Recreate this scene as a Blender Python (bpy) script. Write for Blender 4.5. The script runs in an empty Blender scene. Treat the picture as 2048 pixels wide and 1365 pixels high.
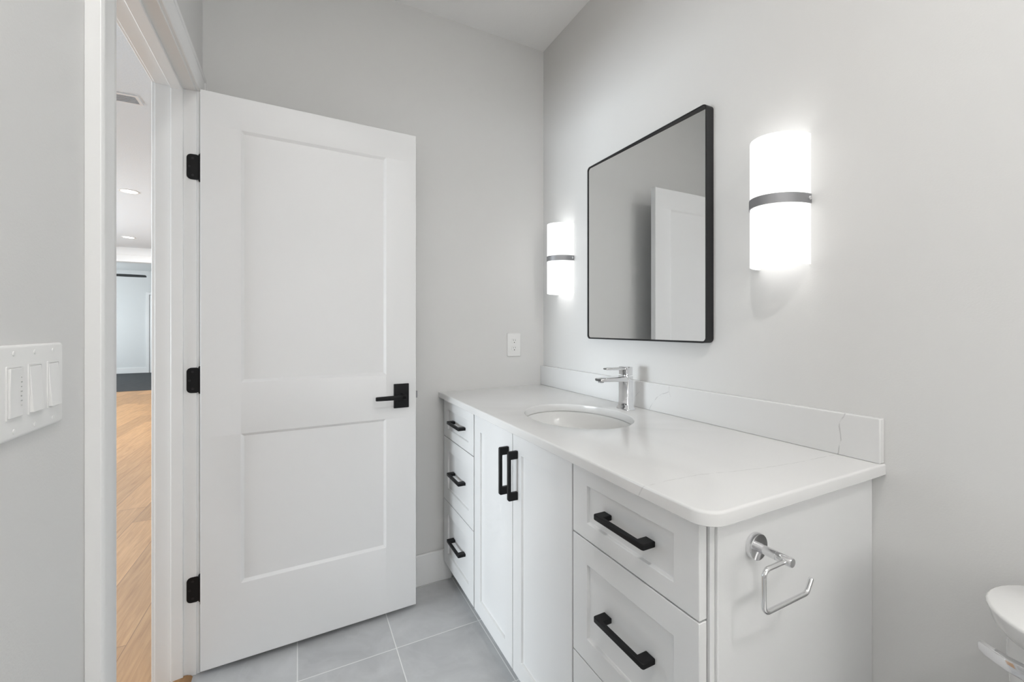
import bpy, bmesh, math, random
from mathutils import Vector, Matrix
random.seed(7)
C = bpy.context.scene.collection
scene = bpy.context.scene
PI = math.pi

# ------------------------------------------------------------------ camera
cam_data = bpy.data.cameras.new('camera')
cam = bpy.data.objects.new('camera', cam_data); C.objects.link(cam)
cam_data.sensor_width = 36.0
cam_data.lens = 845.31 / 2048 * 36.0
cam_data.shift_y = -(682.5 - 654.84) / 2048
cam_data.clip_start = 0.02
cam.location = (-1.2045, -1.9938, 1.2289)
cam.rotation_euler = (PI / 2, 0, -math.radians(26.872))
scene.camera = cam

# ------------------------------------------------------------------ exposure and world
vs = scene.view_settings
vs.view_transform = 'Standard'; vs.look = 'None'; vs.gamma = 1.0; vs.use_curve_mapping = False
vs.exposure = 0.38
world = bpy.data.worlds.new('world'); scene.world = world
world.use_nodes = True
bgn = world.node_tree.nodes['Background']
bgn.inputs[0].default_value = (0.75, 0.85, 1.0, 1); bgn.inputs[1].default_value = 0.6

# ------------------------------------------------------------------ large lights (a lamp's own light stays in its builder)
CAN_W = 8.3         # bathroom ceiling light
CAN_MID_W = 6.6      # second bathroom ceiling light, above the vanity aisle
BULB_W = .3        # each bulb in a sconce
GLASS_E = .55        # lit opal glass
HALL_CAN_W = 24
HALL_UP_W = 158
DAY_W = 34
FAR_W = 66
REAR_W = 5        # added frontal fill behind the viewpoint
LENS_E = 6.0
UP_W = 11           # added fill tilted up to bounce off the bathroom ceiling


def area_light(name, loc, rot, sx, sy, watts, color=(1, 1, 1), shape='RECTANGLE', parent=None):
    d = bpy.data.lights.new(name, 'AREA'); d.shape = shape; d.size = sx
    if shape == 'RECTANGLE': d.size_y = sy
    d.energy = watts; d.color = color
    o = bpy.data.objects.new(name, d); C.objects.link(o)
    if parent is not None:
        o.parent = parent; o.location = Vector(loc) - parent.location
    else:
        o.location = loc
    o.rotation_euler = rot
    return o

# daylight through the living area windows outside the bathroom, then an added fill
day = area_light('window_and_fill_light', (-6.02, -0.75, 1.15), (0, -PI / 2, 0), 1.1, 2.6, DAY_W, (0.86, 0.94, 1.0))
day.data.spread = math.radians(80)
area_light('window_and_fill_light', (-6.92, 10.6, 1.4), (0, -PI / 2, 0), 1.9, 2.4, FAR_W, (0.88, 0.96, 1.0))
area_light('window_and_fill_light', (-6.02, 4.6, 1.7), (0, -PI / 2 - math.radians(38), 0), 1.2, 3.4, HALL_UP_W, (0.80, 0.91, 1.0))  # added fill angled up to brighten the hall ceiling; no window here
# added fill at the unseen end of the bathroom; no window is built there
area_light('window_and_fill_light', (-0.77, -3.77, 1.75), (PI / 2, 0, PI), 0.9, 1.0, REAR_W, (1.0, 1.0, 1.0))

up = area_light('window_and_fill_light', (-0.77, -3.72, 1.25), (PI / 2 + math.radians(36), 0, PI), 1.1, 0.5, UP_W, (1.0, 0.99, 0.97))  # unseen added fill aimed at the ceiling, acting as bounced flash
up.data.spread = math.radians(75)

# ------------------------------------------------------------------ materials


def newmat(name):
    m = bpy.data.materials.new(name); m.use_nodes = True
    nt = m.node_tree
    return m, nt, nt.nodes['Principled BSDF']


def N(nt, t, **kw):
    n = nt.nodes.new(t)
    for k, v in kw.items():
        setattr(n, k, v)
    return n


def plain(name, col, rough=0.5, metal=0.0, spec=0.5, coat=0.0, bump=None, var=0.0):
    m, nt, b = newmat(name)
    b.inputs['Base Color'].default_value = (*col, 1)
    b.inputs['Roughness'].default_value = rough
    b.inputs['Metallic'].default_value = metal
    b.inputs['Specular IOR Level'].default_value = spec
    b.inputs['Coat Weight'].default_value = coat
    tc = N(nt, 'ShaderNodeTexCoord')
    if bump:
        sc, st, dist = bump
        no = N(nt, 'ShaderNodeTexNoise'); no.inputs['Scale'].default_value = sc; no.inputs['Detail'].default_value = 3
        nt.links.new(tc.outputs['Object'], no.inputs['Vector'])
        bp = N(nt, 'ShaderNodeBump'); bp.inputs['Strength'].default_value = st; bp.inputs['Distance'].default_value = dist
        nt.links.new(no.outputs['Fac'], bp.inputs['Height']); nt.links.new(bp.outputs['Normal'], b.inputs['Normal'])
    if var:
        no = N(nt, 'ShaderNodeTexNoise'); no.inputs['Scale'].default_value = 9; no.inputs['Detail'].default_value = 4
        nt.links.new(tc.outputs['Object'], no.inputs['Vector'])
        mp = N(nt, 'ShaderNodeMapRange'); mp.inputs['To Min'].default_value = rough - var; mp.inputs['To Max'].default_value = rough + var
        nt.links.new(no.outputs['Fac'], mp.inputs['Value']); nt.links.new(mp.outputs['Result'], b.inputs['Roughness'])
    return m


def math_node(nt, op, a, b=None, c=None):
    n = N(nt, 'ShaderNodeMath'); n.operation = op
    for i, v in enumerate((a, b, c)):
        if v is None: continue
        if isinstance(v, (int, float)): n.inputs[i].default_value = v
        else: nt.links.new(v, n.inputs[i])
    return n.outputs[0]


def mixcol(nt, fac, a, b):
    n = N(nt, 'ShaderNodeMix'); n.data_type = 'RGBA'
    for s, v in ((0, fac), (6, a), (7, b)):
        if isinstance(v, (int, float)): n.inputs[s].default_value = v
        elif isinstance(v, tuple): n.inputs[s].default_value = (*v, 1)
        else: nt.links.new(v, n.inputs[s])
    return n.outputs[2]


def tile_mat():
    m, nt, b = newmat('grey_floor_tile')
    tc = N(nt, 'ShaderNodeTexCoord'); sp = N(nt, 'ShaderNodeSeparateXYZ')
    nt.links.new(tc.outputs['Object'], sp.inputs[0])
    S = 0.338
    ux = math_node(nt, 'DIVIDE', math_node(nt, 'ADD', sp.outputs[0], 0.868 + S * 20), S)
    uy = math_node(nt, 'DIVIDE', math_node(nt, 'ADD', sp.outputs[1], 0.352 + S * 20), S)
    masks = []
    for u in (ux, uy):
        fr = math_node(nt, 'FRACT', u)
        d = math_node(nt, 'MINIMUM', fr, math_node(nt, 'SUBTRACT', 1.0, fr))
        mr = N(nt, 'ShaderNodeMapRange'); mr.interpolation_type = 'SMOOTHSTEP'
        mr.inputs['From Min'].default_value = 0.0042; mr.inputs['From Max'].default_value = 0.0066
        nt.links.new(d, mr.inputs['Value']); masks.append(mr.outputs[0])
    tile = math_node(nt, 'MINIMUM', masks[0], masks[1])
    cmb = N(nt, 'ShaderNodeCombineXYZ')
    nt.links.new(math_node(nt, 'FLOOR', ux), cmb.inputs[0]); nt.links.new(math_node(nt, 'FLOOR', uy), cmb.inputs[1])
    wn = N(nt, 'ShaderNodeTexWhiteNoise'); wn.noise_dimensions = '3D'; nt.links.new(cmb.outputs[0], wn.inputs['Vector'])
    # stone clouds, shifted for every tile
    sc = N(nt, 'ShaderNodeVectorMath'); sc.operation = 'SCALE'; sc.inputs['Scale'].default_value = 3.0
    nt.links.new(wn.outputs['Color'], sc.inputs[0])
    ad = N(nt, 'ShaderNodeVectorMath'); nt.links.new(sc.outputs[0], ad.inputs[0]); nt.links.new(tc.outputs['Object'], ad.inputs[1])
    n1 = N(nt, 'ShaderNodeTexNoise'); n1.inputs['Scale'].default_value = 5; n1.inputs['Detail'].default_value = 8; n1.inputs['Roughness'].default_value = 0.6
    n1.inputs['Distortion'].default_value = 0.8
    nt.links.new(ad.outputs[0], n1.inputs['Vector'])
    rp = N(nt, 'ShaderNodeValToRGB')
    rp.color_ramp.elements[0].position = 0.3; rp.color_ramp.elements[0].color = (0.47, 0.474, 0.48, 1)
    rp.color_ramp.elements[1].position = 0.72; rp.color_ramp.elements[1].color = (0.61, 0.615, 0.62, 1)
    nt.links.new(n1.outputs['Fac'], rp.inputs[0])
    # thin pale streaks
    n2 = N(nt, 'ShaderNodeTexNoise'); n2.inputs['Scale'].default_value = 2.2; n2.inputs['Detail'].default_value = 5; n2.inputs['Distortion'].default_value = 1.6
    nt.links.new(ad.outputs[0], n2.inputs['Vector'])
    st = math_node(nt, 'ABSOLUTE', math_node(nt, 'SUBTRACT', n2.outputs['Fac'], 0.5))
    mr = N(nt, 'ShaderNodeMapRange'); mr.inputs['From Min'].default_value = 0.0; mr.inputs['From Max'].default_value = 0.03
    mr.inputs['To Min'].default_value = 0.12; mr.inputs['To Max'].default_value = 0.0
    nt.links.new(st, mr.inputs['Value'])
    c1 = mixcol(nt, mr.outputs[0], rp.outputs[0], (0.69, 0.695, 0.70))
    col = mixcol(nt, tile, (0.82, 0.82, 0.81), c1)
    nt.links.new(col, b.inputs['Base Color'])
    b.inputs['Roughness'].default_value = 0.5; b.inputs['Specular IOR Level'].default_value = 0.3
    bp = N(nt, 'ShaderNodeBump'); bp.inputs['Strength'].default_value = 0.4; bp.inputs['Distance'].default_value = 0.002
    nt.links.new(tile, bp.inputs['Height']); nt.links.new(bp.outputs['Normal'], b.inputs['Normal'])
    return m


def wood_mat(name, dark=1.0, width=0.19, length=1.5):
    m, nt, b = newmat(name)
    tc = N(nt, 'ShaderNodeTexCoord'); mp = N(nt, 'ShaderNodeMapping')
    mp.inputs['Rotation'].default_value = (0, 0, math.radians(1.8))
    nt.links.new(tc.outputs['Object'], mp.inputs[0])
    sp = N(nt, 'ShaderNodeSeparateXYZ'); nt.links.new(mp.outputs[0], sp.inputs[0])
    u = math_node(nt, 'DIVIDE', math_node(nt, 'ADD', sp.outputs[0], 1.80 + width * 60), width)
    row = math_node(nt, 'FLOOR', u)
    w1 = N(nt, 'ShaderNodeTexWhiteNoise'); w1.noise_dimensions = '1D'; nt.links.new(row, w1.inputs['W'])
    v = math_node(nt, 'DIVIDE', math_node(nt, 'ADD', sp.outputs[1], 40.0), length)
    v = math_node(nt, 'ADD', v, math_node(nt, 'MULTIPLY', w1.outputs['Value'], 7.31))
    cmb = N(nt, 'ShaderNodeCombineXYZ'); nt.links.new(row, cmb.inputs[0]); nt.links.new(math_node(nt, 'FLOOR', v), cmb.inputs[1])
    w2 = N(nt, 'ShaderNodeTexWhiteNoise'); w2.noise_dimensions = '3D'; nt.links.new(cmb.outputs[0], w2.inputs['Vector'])
    # stretched grain
    gm = N(nt, 'ShaderNodeMapping'); gm.inputs['Scale'].default_value = (26, 1.6, 1)
    ofs = N(nt, 'ShaderNodeVectorMath'); ofs.operation = 'ADD'
    nt.links.new(mp.outputs[0], ofs.inputs[0]); nt.links.new(w2.outputs['Color'], ofs.inputs[1])
    nt.links.new(ofs.outputs[0], gm.inputs[0])
    g = N(nt, 'ShaderNodeTexNoise'); g.inputs['Scale'].default_value = 2.2; g.inputs['Detail'].default_value = 7; g.inputs['Roughness'].default_value = 0.62
    g.inputs['Distortion'].default_value = 0.7
    nt.links.new(gm.outputs[0], g.inputs['Vector'])
    rp = N(nt, 'ShaderNodeValToRGB')
    e = rp.color_ramp.elements
    e[0].position = 0.25; e[0].color = (0.40 * dark, 0.205 * dark, 0.082 * dark, 1)
    e[1].position = 0.75; e[1].color = (0.64 * dark, 0.375 * dark, 0.175 * dark, 1)
    nt.links.new(g.outputs['Fac'], rp.inputs[0])
    hsv = N(nt, 'ShaderNodeHueSaturation'); nt.links.new(rp.outputs[0], hsv.inputs['Color'])
    vr = N(nt, 'ShaderNodeMapRange'); vr.inputs['To Min'].default_value = 0.82; vr.inputs['To Max'].default_value = 1.16
    nt.links.new(w2.outputs['Value'], vr.inputs['Value']); nt.links.new(vr.outputs[0], hsv.inputs['Value'])
    gaps = []
    for q, lim in ((u, 0.008), (v, 0.0012)):
        fr = math_node(nt, 'FRACT', q)
        d = math_node(nt, 'MINIMUM', fr, math_node(nt, 'SUBTRACT', 1.0, fr))
        gaps.append(math_node(nt, 'GREATER_THAN', d, lim))
    gap = math_node(nt, 'MINIMUM', gaps[0], gaps[1])
    col = mixcol(nt, gap, (0.27 * dark, 0.135 * dark, 0.055 * dark), hsv.outputs[0])
    nt.links.new(col, b.inputs['Base Color'])
    b.inputs['Roughness'].default_value = 0.42; b.inputs['Specular IOR Level'].default_value = 0.35
    return m


def quartz_mat(name, veins):
    """white quartz with thin grey veins; veins = polylines of object-space points with a half width and a depth"""
    m, nt, b = newmat(name)
    tc = N(nt, 'ShaderNodeTexCoord')
    no = N(nt, 'ShaderNodeTexNoise'); no.inputs['Scale'].default_value = 22; no.inputs['Detail'].default_value = 4
    nt.links.new(tc.outputs['Object'], no.inputs['Vector'])
    cen = N(nt, 'ShaderNodeVectorMath'); cen.operation = 'SUBTRACT'; cen.inputs[1].default_value = (0.5, 0.5, 0.5)
    nt.links.new(no.outputs['Color'], cen.inputs[0])
    sc = N(nt, 'ShaderNodeVectorMath'); sc.operation = 'SCALE'; sc.inputs['Scale'].default_value = 0.014
    nt.links.new(cen.outputs[0], sc.inputs[0])
    P = N(nt, 'ShaderNodeVectorMath'); P.operation = 'ADD'
    nt.links.new(tc.outputs['Object'], P.inputs[0]); nt.links.new(sc.outputs[0], P.inputs[1])
    total = None
    for pts, hw, dep in veins:
        for A, B in zip(pts[:-1], pts[1:]):
            A = Vector(A); B = Vector(B); AB = B - A
            ap = N(nt, 'ShaderNodeVectorMath'); ap.operation = 'SUBTRACT'; ap.inputs[1].default_value = A
            nt.links.new(P.outputs[0], ap.inputs[0])
            dt = N(nt, 'ShaderNodeVectorMath'); dt.operation = 'DOT_PRODUCT'; dt.inputs[1].default_value = AB / AB.length_squared
            nt.links.new(ap.outputs[0], dt.inputs[0])
            cl = N(nt, 'ShaderNodeClamp'); nt.links.new(dt.outputs['Value'], cl.inputs[0])
            pr = N(nt, 'ShaderNodeVectorMath'); pr.operation = 'SCALE'; pr.inputs[0].default_value = AB
            nt.links.new(cl.outputs[0], pr.inputs['Scale'])
            dd = N(nt, 'ShaderNodeVectorMath'); dd.operation = 'DISTANCE'
            nt.links.new(ap.outputs[0], dd.inputs[0]); nt.links.new(pr.outputs[0], dd.inputs[1])
            mr = N(nt, 'ShaderNodeMapRange'); mr.interpolation_type = 'SMOOTHSTEP'
            mr.inputs['From Min'].default_value = 0; mr.inputs['From Max'].default_value = hw
            mr.inputs['To Min'].default_value = dep; mr.inputs['To Max'].default_value = 0
            nt.links.new(dd.outputs['Value'], mr.inputs['Value'])
            total = mr.outputs[0] if total is None else math_node(nt, 'MAXIMUM', total, mr.outputs[0])
    cl = N(nt, 'ShaderNodeTexNoise'); cl.inputs['Scale'].default_value = 3; cl.inputs['Detail'].default_value = 5
    nt.links.new(tc.outputs['Object'], cl.inputs['Vector'])
    base = mixcol(nt, cl.outputs['Fac'], (0.72, 0.72, 0.715), (0.77, 0.77, 0.765))
    if total is not None:
        base = mixcol(nt, total, base, (0.30, 0.30, 0.30))
    nt.links.new(base, b.inputs['Base Color'])
    b.inputs['Roughness'].default_value = 0.16; b.inputs['Specular IOR Level'].default_value = 0.5
    return m


def carpet_mat():
    m, nt, b = newmat('charcoal_carpet')
    tc = N(nt, 'ShaderNodeTexCoord')
    mp = N(nt, 'ShaderNodeMapping'); mp.inputs['Scale'].default_value = (3, 12, 1); nt.links.new(tc.outputs['Object'], mp.inputs[0])
    no = N(nt, 'ShaderNodeTexNoise'); no.inputs['Scale'].default_value = 3; no.inputs['Detail'].default_value = 8
    nt.links.new(mp.outputs[0], no.inputs['Vector'])
    nt.links.new(mixcol(nt, no.outputs['Fac'], (0.055, 0.058, 0.062), (0.12, 0.125, 0.13)), b.inputs['Base Color'])
    b.inputs['Roughness'].default_value = 0.95; b.inputs['Specular IOR Level'].default_value = 0.1
    bp = N(nt, 'ShaderNodeBump'); bp.inputs['Strength'].default_value = 0.5; bp.inputs['Distance'].default_value = 0.01
    nt.links.new(no.outputs['Fac'], bp.inputs['Height']); nt.links.new(bp.outputs['Normal'], b.inputs['Normal'])
    return m


def emis(name, col, strength):
    m, nt, b = newmat(name)
    b.inputs['Base Color'].default_value = (0.85, 0.85, 0.85, 1)
    b.inputs['Roughness'].default_value = 0.25
    b.inputs['Emission Color'].default_value = (*col, 1)
    b.inputs['Emission Strength'].default_value = strength
    return m


M = {
    'wall': plain('grey_wall_paint', (0.715, 0.712, 0.703), 0.6, spec=0.25, bump=(260, 0.10, 0.002)),
    'hall_wall': plain('pale_wall_paint', (0.72, 0.73, 0.73), 0.6, spec=0.25),
    'ceiling': plain('white_ceiling_paint', (0.91, 0.91, 0.905), 0.8, spec=0.2, bump=(120, 0.15, 0.003)),
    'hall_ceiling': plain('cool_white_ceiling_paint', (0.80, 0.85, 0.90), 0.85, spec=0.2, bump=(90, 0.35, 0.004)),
    'trim': plain('white_trim_paint', (0.83, 0.83, 0.825), 0.35, spec=0.4),
    'door': plain('white_door_paint', (0.79, 0.79, 0.79), 0.38, spec=0.4),
    'cab': plain('white_cabinet_lacquer', (0.80, 0.805, 0.805), 0.28, spec=0.45),
    'dark': plain('cabinet_interior', (0.35, 0.35, 0.35), 0.7),
    'black': plain('matte_black_metal', (0.008, 0.008, 0.009), 0.45, spec=0.22),
    'frame': plain('black_frame_metal', (0.014, 0.014, 0.015), 0.4, spec=0.35),
    'chrome': plain('polished_chrome', (0.78, 0.78, 0.79), 0.07, metal=1.0),
    'nickel': plain('brushed_nickel', (0.30, 0.30, 0.31), 0.5, metal=0.7),
    'mirror': plain('mirror_glass', (0.86, 0.87, 0.87), 0.0, metal=1.0),
    'ceramic': plain('white_ceramic', (0.82, 0.82, 0.81), 0.10, spec=0.5, coat=0.3),
    'plastic': plain('white_plastic', (0.82, 0.82, 0.81), 0.30, spec=0.45),
    'slot': plain('dark_slot', (0.03, 0.03, 0.03), 0.6),
    'tick': plain('grey_print', (0.45, 0.45, 0.44), 0.5),
    'tile': tile_mat(),
    'wood': wood_mat('oak_floor_planks'),
    'sill': wood_mat('oak_threshold', dark=0.62, width=0.5, length=3),
    'carpet': carpet_mat(),
    'glass': emis('lit_opal_glass', (1.0, 1.0, 0.995), GLASS_E),
    'lamp': emis('lit_lamp_lens', (1.0, 0.99, 0.97), LENS_E),
    'bulb': emis('lit_frosted_bulb', (1.0, 0.99, 0.97), 1.2),
    'fan': plain('black_fan_blade', (0.02, 0.022, 0.022), 0.5),
    'vent': plain('white_vent_enamel', (0.88, 0.89, 0.91), 0.5),
    'stop': plain('grey_grout_caulk', (0.6, 0.6, 0.59), 0.6),
    'counter': quartz_mat('white_quartz_top', [
        ([(-0.012, -1.4244, 0.9154), (-0.165, -1.4209, 0.9154), (-0.318, -1.4014, 0.9154), (-0.442, -1.3734, 0.9154), (-0.5955, -1.366, 0.9154), (-0.5955, -1.352, 0.8889)], 0.0022, 0.30)]),
    'backsplash': quartz_mat('white_quartz_backsplash', [
        ([(-0.02, -1.4440, 1.0190), (-0.02, -1.4335, 0.9924), (-0.02, -1.4350, 0.9534), (-0.02, -1.4260, 0.9160)], 0.0022, 0.55),
        ([(-0.02, -0.8010, 0.9180), (-0.02, -0.8398, 0.9676), (-0.02, -0.8804, 0.9935), (-0.02, -0.8989, 0.9996), (-0.02, -0.9057, 0.9845)], 0.0024, 0.38),
        ([(-0.02, -0.8989, 1.0190), (-0.02, -0.8989, 0.9996), (-0.02, -0.9075, 0.9800)], 0.0020, 0.30),
        ([(-0.02, -0.7100, 0.9380), (-0.02, -0.7498, 0.9756), (-0.02, -0.7712, 1.0074)], 0.0022, 0.30)]),
}

# ------------------------------------------------------------------ mesh helpers (world coordinates)


def box(bm, x0, x1, y0, y1, z0, z1):
    v = [bm.verts.new(p) for p in ((x0, y0, z0), (x1, y0, z0), (x1, y1, z0), (x0, y1, z0), (x0, y0, z1), (x1, y0, z1), (x1, y1, z1), (x0, y1, z1))]
    for f in ((3, 2, 1, 0), (4, 5, 6, 7), (0, 1, 5, 4), (1, 2, 6, 5), (2, 3, 7, 6), (3, 0, 4, 7)):
        bm.faces.new([v[i] for i in f])


def rings(bm, loops, cap0=True, cap1=True, closed=False):
    """skin a list of equal-length closed loops of points"""
    rv = [[bm.verts.new(p) for p in lp] for lp in loops]
    n = len(rv[0])
    pairs = list(zip(rv[:-1], rv[1:]))
    if closed: pairs.append((rv[-1], rv[0]))
    for a, b in pairs:
        for i in range(n):
            j = (i + 1) % n
            bm.faces.new((a[i], a[j], b[j], b[i]))
    if not closed:
        if cap0: bm.faces.new(list(reversed(rv[0])))
        if cap1: bm.faces.new(rv[-1])
    return rv


def rrect(a0, a1, b0, b1, r, n=6):
    """rounded rectangle outline in 2-D, counter-clockwise"""
    pts = []
    for cx, cy, s in ((a1 - r, b1 - r, 0), (a0 + r, b1 - r, 1), (a0 + r, b0 + r, 2), (a1 - r, b0 + r, 3)):
        for k in range(n + 1):
            t = (s + k / n) * PI / 2
            pts.append((cx + r * math.cos(t), cy + r * math.sin(t)))
    return pts


def plate(bm, outline, mp, d0, d1, edge=0.0, n=3):
    """prism of a 2-D outline from depth d0 to d1 with an eased edge at d1; mp(a,b,d) -> point"""
    cx = sum(p[0] for p in outline) / len(outline); cy = sum(p[1] for p in outline) / len(outline)
    w = max(abs(p[0] - cx) for p in outline); h = max(abs(p[1] - cy) for p in outline)
    lps = [[mp(a, b, d0) for a, b in outline]]
    s = 1 if d1 > d0 else -1
    if edge:
        for k in range(n + 1):
            t = k / n * PI / 2
            ins = edge * (1 - math.cos(t)); d = d1 - s * edge * (1 - math.sin(t))
            lps.append([mp(cx + (a - cx) * (1 - ins / w), cy + (b - cy) * (1 - ins / h), d) for a, b in outline])
    else:
        lps.append([mp(a, b, d1) for a, b in outline])
    rings(bm, lps)


def XP(a, b, d): return (d, a, b)      # outline in y,z; depth along x
def YP(a, b, d): return (a, d, b)      # outline in x,z; depth along y
def ZP(a, b, d): return (a, b, d)      # outline in x,y; depth along z


def fillet(pts, r, n=6):
    pts = [Vector(p) for p in pts]; out = [pts[0]]
    for a, p, b in zip(pts[:-2], pts[1:-1], pts[2:]):
        u = (a - p).normalized(); v = (b - p).normalized()
        ang = u.angle(v); d = min(r / math.tan(ang / 2), 0.49 * (a - p).length, 0.49 * (b - p).length)
        rr = d * math.tan(ang / 2)
        c = p + (u + v).normalized() * (rr / math.sin(ang / 2))
        s = p + u * d - c; e = p + v * d - c
        for k in range(n + 1):
            
            th = s.angle(e); f = k / n
            out.append(c + (s * math.sin((1 - f) * th) + e * math.sin(f * th)) / math.sin(th))
    out.append(pts[-1])
    return out


def tube(bm, pts, r, n=16, cap_round=0.0):
    pts = [Vector(p) for p in pts]
    t0 = (pts[1] - pts[0]).normalized()
    ref = Vector((0, 0, 1)) if abs(t0.z) < 0.9 else Vector((1, 0, 0))
    nrm = (ref - t0 * ref.dot(t0)).normalized()
    lps = []
    for i, p in enumerate(pts):
        if i == 0: t = pts[1] - pts[0]
        elif i == len(pts) - 1: t = pts[-1] - pts[-2]
        else: t = (pts[i + 1] - p).normalized() + (p - pts[i - 1]).normalized()
        t.normalize(); nrm = (nrm - t * nrm.dot(t)).normalized(); bn = t.cross(nrm)
        rr = r[i] if isinstance(r, (list, tuple)) else r
        ring = [p + (nrm * math.cos(2 * PI * k / n) + bn * math.sin(2 * PI * k / n)) * rr for k in range(n)]
        if cap_round and i == 0:
            lps.append([p - t * cap_round * 0.0 + (q - p) * 0.7 for q in ring]); ring = [q + t * cap_round for q in ring]
        if cap_round and i == len(pts) - 1:
            lps.append([q - t * cap_round for q in ring]); ring = [p + (q - p) * 0.7 for q in ring]
        lps.append(ring)
    rings(bm, lps)


def lathe(bm, prof, c, axis, n=32):
    """prof = (radius, height) pairs along axis from c"""
    ax = Vector(axis).normalized(); c = Vector(c)
    ref = Vector((0, 0, 1)) if abs(ax.z) < 0.9 else Vector((1, 0, 0))
    u = ax.cross(ref).normalized(); w = ax.cross(u)
    rings(bm, [[c + ax * h + (u * math.cos(2 * PI * k / n) + w * math.sin(2 * PI * k / n)) * max(rad, 1e-4) for k in range(n)] for rad, h in prof])


def panel_slab(bm, u0, u1, v0, v1, d0, d1, cols, rows, rec, slope, mp, both=False):
    """slab from depth d0 (face) to d1 (back) with recessed panels in the cells cols x rows"""
    us = sorted({u0, u1, *[x for c in cols for x in c]}); vs_ = sorted({v0, v1, *[x for r in rows for x in r]})
    sgn = 1 if d1 > d0 else -1
    cache = {}

    def V(u, v, d):
        k = (round(u, 5), round(v, 5), round(d, 5))
        if k not in cache: cache[k] = bm.verts.new(mp(u, v, d))
        return cache[k]
    for d, s, rc in ((d0, sgn, True), (d1, -sgn, both)):
        for a, b in zip(us[:-1], us[1:]):
            for c, e in zip(vs_[:-1], vs_[1:]):
                q = [V(a, c, d), V(b, c, d), V(b, e, d), V(a, e, d)]
                if rc and (a, b) in cols and (c, e) in rows:
                    dd = d + s * rec
                    r = [V(a + slope, c + slope, dd), V(b - slope, c + slope, dd), V(b - slope, e - slope, dd), V(a + slope, e - slope, dd)]
                    for i in range(4):
                        j = (i + 1) % 4
                        bm.faces.new((q[i], q[j], r[j], r[i]))
                    bm.faces.new(r)
                else:
                    bm.faces.new(q)
    for a, b in zip(us[:-1], us[1:]):
        for v in (v0, v1):
            bm.faces.new((V(a, v, d0), V(b, v, d0), V(b, v, d1), V(a, v, d1)))
    for a, b in zip(vs_[:-1], vs_[1:]):
        for u in (u0, u1):
            bm.faces.new((V(u, a, d0), V(u, b, d0), V(u, b, d1), V(u, a, d1)))


WM = {}     # world matrix of every object, kept by hand


def obj(name, bm, mat, parent=None, bevel=0.0, seg=2, smooth=True, angle=35):
    bmesh.ops.recalc_face_normals(bm, faces=bm.faces)
    me = bpy.data.meshes.new(name)
    o = bpy.data.objects.new(name, me); C.objects.link(o)
    if parent is not None:
        o.parent = parent
        bm.transform(WM[parent.name].inverted()); WM[o.name] = WM[parent.name]
    else:
        c = Vector((0, 0, 0)); WM[o.name] = Matrix.Translation(c)
    bm.to_mesh(me); bm.free()
    me.materials.append(mat)
    if smooth:
        for p in me.polygons: p.use_smooth = True
        me.set_sharp_from_angle(angle=math.radians(angle))
    if bevel:
        md = o.modifiers.new('edge', 'BEVEL'); md.width = bevel; md.segments = seg; md.limit_method = 'ANGLE'; md.angle_limit = math.radians(40)
        md.harden_normals = False
    return o


def thing(name, label, cat, loc, rotz=0.0, group=None):
    o = bpy.data.objects.new(name, None); C.objects.link(o); o.empty_display_size = 0.05
    o.location = loc; o.rotation_euler = (0, 0, rotz)
    WM[o.name] = Matrix.Translation(Vector(loc)) @ Matrix.Rotation(rotz, 4, 'Z')
    o['label'] = label; o['category'] = cat
    if group: o['group'] = group
    return o


def tag(o, label, cat, group=None, kind=None):
    o['label'] = label; o['category'] = cat
    if group: o['group'] = group
    if kind: o['kind'] = kind
    return o


def struct(name, bm, mat, label, cat, **kw):
    return tag(obj(name, bm, mat, **kw), label, cat, kind='structure')


def B(*boxes):
    bm = bmesh.new()
    for b in boxes: box(bm, *b)
    return bm


# ------------------------------------------------------------------ room shell
XL = -1.532                 # bathroom face of the left wall
XH = -1.640                 # hall face of the left wall
CE = 2.743
YJ, YS, ZJ = -0.158, -0.926, 2.062      # hinge jamb, strike jamb, head jamb faces
JT = 0.018
REAR = -3.8
struct('floor', B((-1.545, 0.10, REAR, 0.0, -0.05, 0.0)), M['tile'], 'grey square stone-look tile floor of the bathroom with pale grout', 'floor', smooth=False)
struct('floor', B((-7.1, -1.545, -3.8, 8.56, -0.05, -0.002)), M['wood'], 'light oak plank floor running away beyond the doorway', 'floor', smooth=False)
struct('floor', B((-7.1, -1.5, 8.56, 12.62, -0.05, 0.004)), M['carpet'], 'charcoal carpet of the far room past the oak planks', 'carpet', smooth=False)
struct('ceiling', B((XH, 0.10, REAR, 0.10, CE, CE + 0.1)), M['ceiling'], 'smooth white bathroom ceiling above the grey walls', 'ceiling', smooth=False)
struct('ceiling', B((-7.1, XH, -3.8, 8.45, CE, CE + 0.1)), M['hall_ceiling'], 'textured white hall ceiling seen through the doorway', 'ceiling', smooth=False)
struct('ceiling', B((-7.1, -1.5, 8.45, 12.72, CE, CE + 0.1)), M['hall_wall'], 'pale ceiling of the far room behind the header', 'ceiling', smooth=False)
struct('wall_back', B((XH, 0.10, 0.0, 0.10, -0.05, CE)), M['wall'], 'light grey painted wall behind the open door', 'wall', smooth=False)
struct('wall_right', B((0.0, 0.10, REAR, 0.0, -0.05, CE)), M['wall'], 'light grey painted wall behind the vanity, mirror and sconces', 'wall', smooth=False)
struct('wall_rear', B((XH, 0.10, REAR - 0.1, REAR, -0.05, CE)), M['wall'], 'light grey wall at the far end behind the viewpoint', 'wall', smooth=False)
struct('wall_left', B((XH, XL, REAR, YS - JT, 0, CE), (XH, XL, YJ + JT, 0.0, 0, CE), (XH, XL, YS - JT, YJ + JT, ZJ + JT, CE)), M['wall'],
       'light grey wall with the doorway and the light switches', 'wall', smooth=False)
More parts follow.
